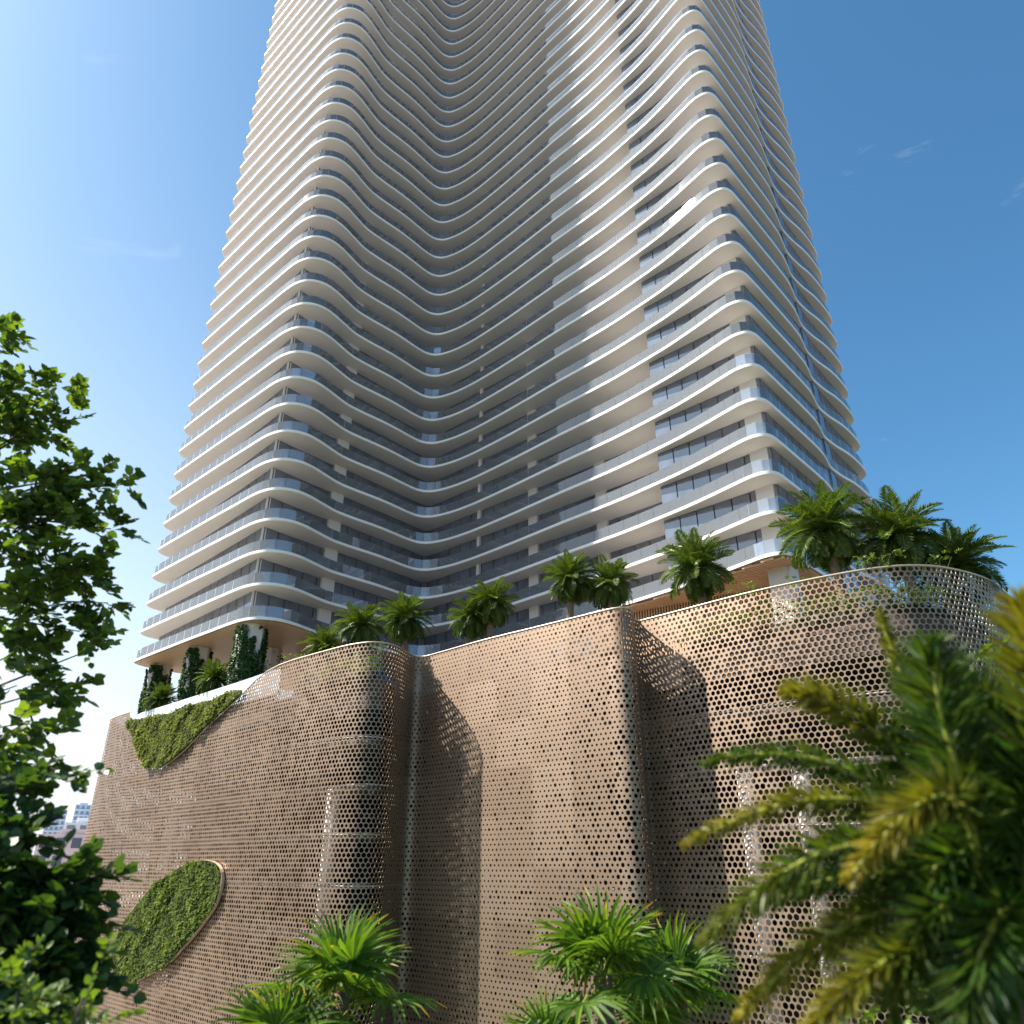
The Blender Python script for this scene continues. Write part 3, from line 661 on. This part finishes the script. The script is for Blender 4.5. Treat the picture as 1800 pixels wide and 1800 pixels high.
def treeof(name,label,CLs,trunk,leafL,per,cat,m,wid=.40,limb=.035,nl=9,length=.34):
    t=empty(name,trunk[0],label,cat)
    cs=[]
    for (x,y,rx,ry,D) in CLs:
        if CLs is CL2: x-=32; rx*=.85
        c=px(x,y,D); s=D/1250; cs.append((c,(rx*s,max(.25,(rx+ry)/2*s),ry*s*.95)))
    b=MB(); b.tube(trunk,[.2-.14*i/(len(trunk)-1) for i in range(len(trunk))],10); b.build('trunk',M['bark'],t,True)
    for c,r in cs:
        q=min(trunk,key=lambda w: math.dist(w,(c[0],c[1],c[2]-.8))); mid=((q[0]+c[0])/2,(q[1]+c[1])/2,(q[2]+c[2])/2+.12)
        b=MB(); b.tube([q,mid,c],[limb,limb*.6,limb*.25],5,False); b.build('limb',M['bark'],t)
    crown_from('crown',cs,per,length,nl,leafL,wid,m,t,dirbias=(.45,0,.1))
    return t
tx,ty,_=px(-420,1500,13.5)
trunk=[(tx,ty,GZ),(tx+.1,ty,-6),(tx,ty+.1,-2),(tx+.2,ty,1),(tx+.1,ty,3.2),(tx+.2,ty,4.6)]
treeof('broadleaf_tree','leafy green tree with small glossy leaves entering from the upper left',CL,trunk,.16,140,'tree',M['leaf'],wid=.46)
tx,ty,_=px(-330,1700,9.4)
trunk=[(tx,ty,GZ),(tx,ty,-6),(tx+.1,ty,-3),(tx,ty,-1.4),(tx-.1,ty,.1),(tx-.1,ty,1.2)]
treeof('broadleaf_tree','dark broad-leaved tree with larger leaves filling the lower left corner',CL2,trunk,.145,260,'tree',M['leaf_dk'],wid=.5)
# bright shrub bottom left
x,y,z=px(70,1800,7.5); shrub(x,y,z,.55,'pale yellow-green shrub at the very bottom left',M['leaf_b'],120,.085,'shrub',None,7,.25)
# ------------------------------------------------------------------ right tree behind the foreground palm
CR=[(1720,1235,45,30,8.5),(1780,1140,35,50,8.5),(1650,1300,50,28,8.4),(1560,1370,35,24,8.4),(1700,1340,70,40,8.6),(1530,1440,30,24,8.3),(1600,1450,55,40,8.5),(1780,1300,50,60,8.8),(1690,1470,80,60,8.8),(1760,1560,90,80,9),(1620,1580,70,60,8.8),(1680,1700,110,80,8.9),(1800,1700,80,90,9),(1560,1700,50,50,8.7),(1600,1790,80,40,8.6)]
tx,ty,_=px(1840,1600,9.2)
trunk=[(tx,ty,GZ),(tx,ty,-5),(tx-.1,ty,-2),(tx,ty,-.8),(tx-.2,ty,.3)]
treeof('broadleaf_tree','fine-leaved tree with sunlit leaf tips behind the foreground palm',CR,trunk,.085,170,'tree',M['leaf_b'] if False else M['leaf'],wid=.42,nl=9,length=.22)
# ------------------------------------------------------------------ foreground foxtail palm at right
fp=empty('foxtail_palm',(3.2,4.6,GZ),'large bushy foreground palm with yellow tips, out of focus at right','palm tree')
cx,cy,cz_=px(1790,1600,5.2)
b=MB(); b.tube([(cx+.05,cy,GZ),(cx+.1,cy,-6),(cx,cy,-3),(cx,cy,cz_-.5),(cx,cy,cz_)],[.16,.14,.13,.12,.07],12); b.build('trunk',M['bark'],fp,True)
FR=[((1700,1480),(1540,1285),(1375,1212),44,.75,4.6),((1700,1500),(1470,1345),(1235,1342),34,.15,4.9),((1690,1520),(1480,1405),(1203,1485),32,.8,4.5),
((1700,1560),(1480,1490),(1235,1660),48,.35,4.3),((1720,1580),(1530,1535),(1330,1600),36,.1,4.7),((1740,1500),(1665,1290),(1638,1128),66,.08,4.3),
((1760,1500),(1620,1260),(1545,1072),22,.5,5.0),((1800,1550),(1835,1250),(1792,1055),75,.8,4.2),((1720,1560),(1660,1400),(1492,1545),50,1.,4.1),
((1750,1640),(1530,1610),(1300,1790),46,.8,4.4),((1760,1680),(1580,1680),(1410,1830),44,.85,4.2),((1780,1650),(1650,1600),(1560,1820),48,.2,4.3),
((1790,1500),(1760,1300),(1690,1200),55,.1,4.8),((1800,1600),(1740,1640),(1680,1860),55,.05,4.2),((1800,1450),(1720,1380),(1640,1440),55,.1,4.6),((1830,1600),(1700,1500),(1600,1600),60,.05,4.5),
((1830,1700),(1750,1700),(1700,1800),70,.0,4.6),((1830,1560),(1760,1560),(1690,1660),70,.0,4.8),((1820,1480),(1830,1400),(1760,1330),60,.05,4.5),((1810,1620),(1640,1520),(1470,1680),50,.15,4.9)]
random.seed(41)
for q in range(16):
    ex=random.uniform(1560,1860); ey=random.uniform(1280,1900); FR.append(((1810,1560+random.uniform(-60,160)),((ex+1800)/2+random.uniform(-30,30),min(ey,1600)-random.uniform(20,110)),(ex,ey),random.uniform(45,65),random.choice((0,0,.1,.25)),random.uniform(4.9,5.7)))
for i,(a,m_,c,w,yl,D) in enumerate(FR):
    A=np.array(px(*a,D+.5)); B_=np.array(px(*m_,D+.1)); C_=np.array(px(*c,D)); base=np.array((cx,cy,cz_)); s=D/1300
    ctl=2*B_-.5*(A+C_); P=[];Dd=[];N=[];LL=[];TI=[];pts=[tuple(base)]
    nl=85
    for k in range(nl):
        t=k/(nl-1); q=(1-t)**2*A+2*t*(1-t)*ctl+t*t*C_; tg=norm(2*(1-t)*(ctl-A)+2*t*(C_-ctl)); pts.append(tuple(q)) if k%6==0 else None
        e1=norm(np.cross(tg,np.array([0.,0,1]))); e2=np.cross(e1,tg)
        env=math.sin(math.pi*min(1,.12+.86*t)**.8)**.5
        for j in range(6):
            an=random.uniform(0,2*math.pi); sd=e1*math.cos(an)+e2*math.sin(an)*.8
            d=sd+tg*random.uniform(.6,1.1)+np.array([0,0,-.12]); P.append(q); Dd.append(d); N.append(rng.standard_normal(3)+e2); LL.append(w*1.6*s*env*random.uniform(.75,1.1))
            TI.append(np.clip(.85*yl*(t*1.35-.25)+random.uniform(-.15,.15),0,1))
    P=np.array(P)
    o=link('frond',leafmesh('frond',P,np.array(Dd),np.array(N),np.array(LL),.022,M['foxtail'],tint=np.clip(rng.random(len(P)),0,1),full=False,tip=np.array(TI)),fp)
    b=MB(); b.tube(pts,[.026-.021*q/len(pts) for q in range(len(pts))],6,False); b.build('midrib',M['petiole'],o,True)
# ------------------------------------------------------------------ fan palms
def fanmesh(seed):
    random.seed(seed); V=[];F=[];c=[]
    ns=23
    for i in range(ns):
        a=R(-150+300*i/(ns-1)+random.uniform(-2,2)); L=1*(.72+.28*math.cos(a*.45))*random.uniform(.93,1.05)
        w=.050; ca,sa=math.cos(a),math.sin(a); dr=random.uniform(.05,.22)+.1*(abs(a)/2.6); cup=.18
        n0=len(V)
        for t,ww in ((0,.006),(.40,w),(.75,w*.62),(1,.002)):
            z=cup*t*(1-t)*1.4-dr*t*t*t; x=L*t*ca; y=L*t*sa
            V+= [(x-sa*ww,y+ca*ww,z+ww*.45),(x,y,z-ww*.1),(x+sa*ww,y-ca*ww,z+ww*.45)]
            yt=max(0,(t-.7)/.3)*(1 if random.random()<.12 else .0); tt=random.random()*.2+.8*((i*7)%5)/5
            c+= [(tt,yt,0)]*3
        for k in range(3):
            q=n0+k*3; F+= [(q,q+1,q+4,q+3),(q+1,q+2,q+5,q+4)]
    return mesh('fan_blade',V,F,M['fan'],False,np.array(c))
FS=.78
FM=[fanmesh(s) for s in (1,2,3)]
def fan_palm(x,y,z,s,label,n=17,seed=0,zmin=-.2):
    random.seed(seed); t=empty('fan_palm',(x,y,GZ),label,'palm tree','spiky fan palms in front of the screen')
    b=MB(); b.tube([(x,y,GZ),(x+.05,y,(GZ+z)/2),(x,y,z)],[.17,.15,.13],10); b.build('trunk',M['trunk'],t,True)
    for i in range(n):
        f=i/n; az=i*2.39996+seed; el=R(80-100*f+random.uniform(-6,6)); Lp=s*random.uniform(.75,1.0)*(.6+.5*f)
        d=Vector((math.cos(az)*math.cos(el),math.sin(az)*math.cos(el),math.sin(el)))
        o0=Vector((x,y,z)); tip=o0+d*Lp+Vector((0,0,-.12*Lp)); mid=o0+d*Lp*.55
        pb=MB(); pb.tube([o0,mid,tip],[.022*s,.016*s,.012*s],5,False); leaf=pb.build('petiole',M['petiole'],t,True)
        o=bpy.data.objects.new('fan_blade',FM[i%3]); COL.objects.link(o); q=s*random.uniform(.80,1.05)
        xa=(d+Vector((0,0,-.25+.2*random.random()))).normalized(); za=Vector((0,0,1)) if abs(xa.z)<.93 else Vector((-math.cos(az),-math.sin(az),.2))
        za=(za-xa*za.dot(xa)).normalized(); ya=za.cross(xa)
        Mt=Matrix((xa,ya,za)).transposed(); roll=Matrix.Rotation(random.uniform(-.6,.6),3,'X'); o.rotation_euler=(Mt@roll).to_euler(); o.scale=(q,q,q); o.location=tip
        o.parent=leaf; o.matrix_parent_inverse=parent_inv(leaf)
    return t
for (a,D,s,lab,n,sd_) in [((600,1730),13,1.05,'fan palm with yellowed tips at the bottom below the screen hump',18,1),((490,1850),12.2,.95,'low fan palm with bright yellow stalks left of the bottom fan palm',12,2),
    ((1060,1700),12.6,1.1,'tallest fan palm reaching up before the middle screen bay',18,3),((1190,1730),13.6,1.0,'darker fan palm touching the foreground palm fronds',15,5),((970,1860),11.8,.9,'low fan palm with yellow stalks at the bottom centre',12,8)]:
    x,y,z=px(*a,D); fan_palm(x,y,z-.1,s*FS,lab,int(n*.75),sd_)
# ------------------------------------------------------------------ distant city
M['bt']=mat('hazed_blue_grey',(.52,.60,.72),.6); M['btw']=mat('hazed_blue_glass',(.22,.30,.42),.2); M['pk']=mat('pink_render',(.62,.50,.50),.8); M['wh']=mat('white_louvre',(.75,.76,.78),.6); M['pw']=mat('dark_window',(.10,.11,.16),.2); M['gg']=mat('grey_green_cladding',(.20,.25,.25),.7)  # bt, btw: distance haze mixed into the colour; pw: plain dark window tone
def block(name,x,y,w,d,h,rz,wall,win,label,nf,nc,balc=False):
    t=empty(name,(x,y,GZ),label,'building'); b=MB(); b.box((x,y,GZ+h/2),(w,d,h),rz); wl=b.build('wall',wall,t)
    ca,sa=math.cos(rz),math.sin(rz); fh=h/nf; cw=w/nc
    for i in range(nf):
        for j in range(nc):
            lx=-w/2+cw*(j+.5); ly=-d/2-.03; zc=GZ+fh*(i+.5)
            b=MB(); b.box((x+lx*ca-ly*sa,y+lx*sa+ly*ca,zc),(cw*.6,.3,fh*.55),rz); b.build('window',win,t)
        if balc:
            b=MB(); b.box((x+(d/2+.6)*sa,y-(d/2+.6)*ca,GZ+fh*i),(w*.94,1.2,.5),rz); b.build('balcony',M['wh'],t)
    b=MB(); b.box((x,y,GZ+h+.6),(w*.5,d*.5,1.2),rz); b.build('roof_plant',wall,t)
    return t
block('apartment_building',-293,524,11,14,46,R(28),M['bt'],M['btw'],'distant blue-grey tower, tall left one beside the screen edge',14,4,True)
block('apartment_building',-281,531,9,14,49,R(28),M['bt'],M['btw'],'distant blue-grey tower, tallest and in the middle of the cluster',15,3,True)
block('apartment_building',-270,528,10,12,42,R(28),M['bt'],M['btw'],'distant blue-grey tower partly hidden by the perforated screen',13,3,True)
block('apartment_building',-303,500,9,12,39,R(28),M['bt'],M['btw'],'distant blue-grey tower lowest of the cluster seen between leaves',12,3,False)
block('low_building',-104,197,16,14,19,R(28),M['pk'],M['pw'],'pinkish mid-rise with small square windows left of the screen',5,5)
block('low_building',-122,190,11,12,18.0,R(28),M['wh'],M['gg'],'white louvred building behind the leaves at lower left',3,14)
block('low_building',-150,205,14,12,20,R(28),mat('navy_cladding',(.05,.07,.16),.4),M['pw'],'dark blue building at the far left edge',5,4)

block('reflection_block',-125,72,44,22,54,R(-80),mat('reflection_dark_brown',(.13,.09,.075),.85),M['pw'],'unseen dark brown block added on the left to darken screen reflections',8,9)  # three unseen blocks added so the metal screen reflects something darker
block('reflection_block',-118,28,36,22,48,R(-88),mat('reflection_brown',(.16,.10,.07),.85),M['pw'],'unseen brown block added on the left to darken screen reflections',7,9)
block('reflection_block',-120,-14,36,22,50,R(-95),mat('reflection_grey',(.25,.24,.23),.85),M['pw'],'unseen grey block behind the viewpoint, added to darken screen reflections',8,9)

block('apartment_building',-322,530,14,12,43,R(20),M['bt'],M['btw'],'distant pale blue tower at the far left of the hazy cluster',13,4,False)
block('low_building',-112,215,9,10,22.5,R(24),M['wh'],M['gg'],'narrow white block rising just behind the pinkish mid-rise',7,3,True)
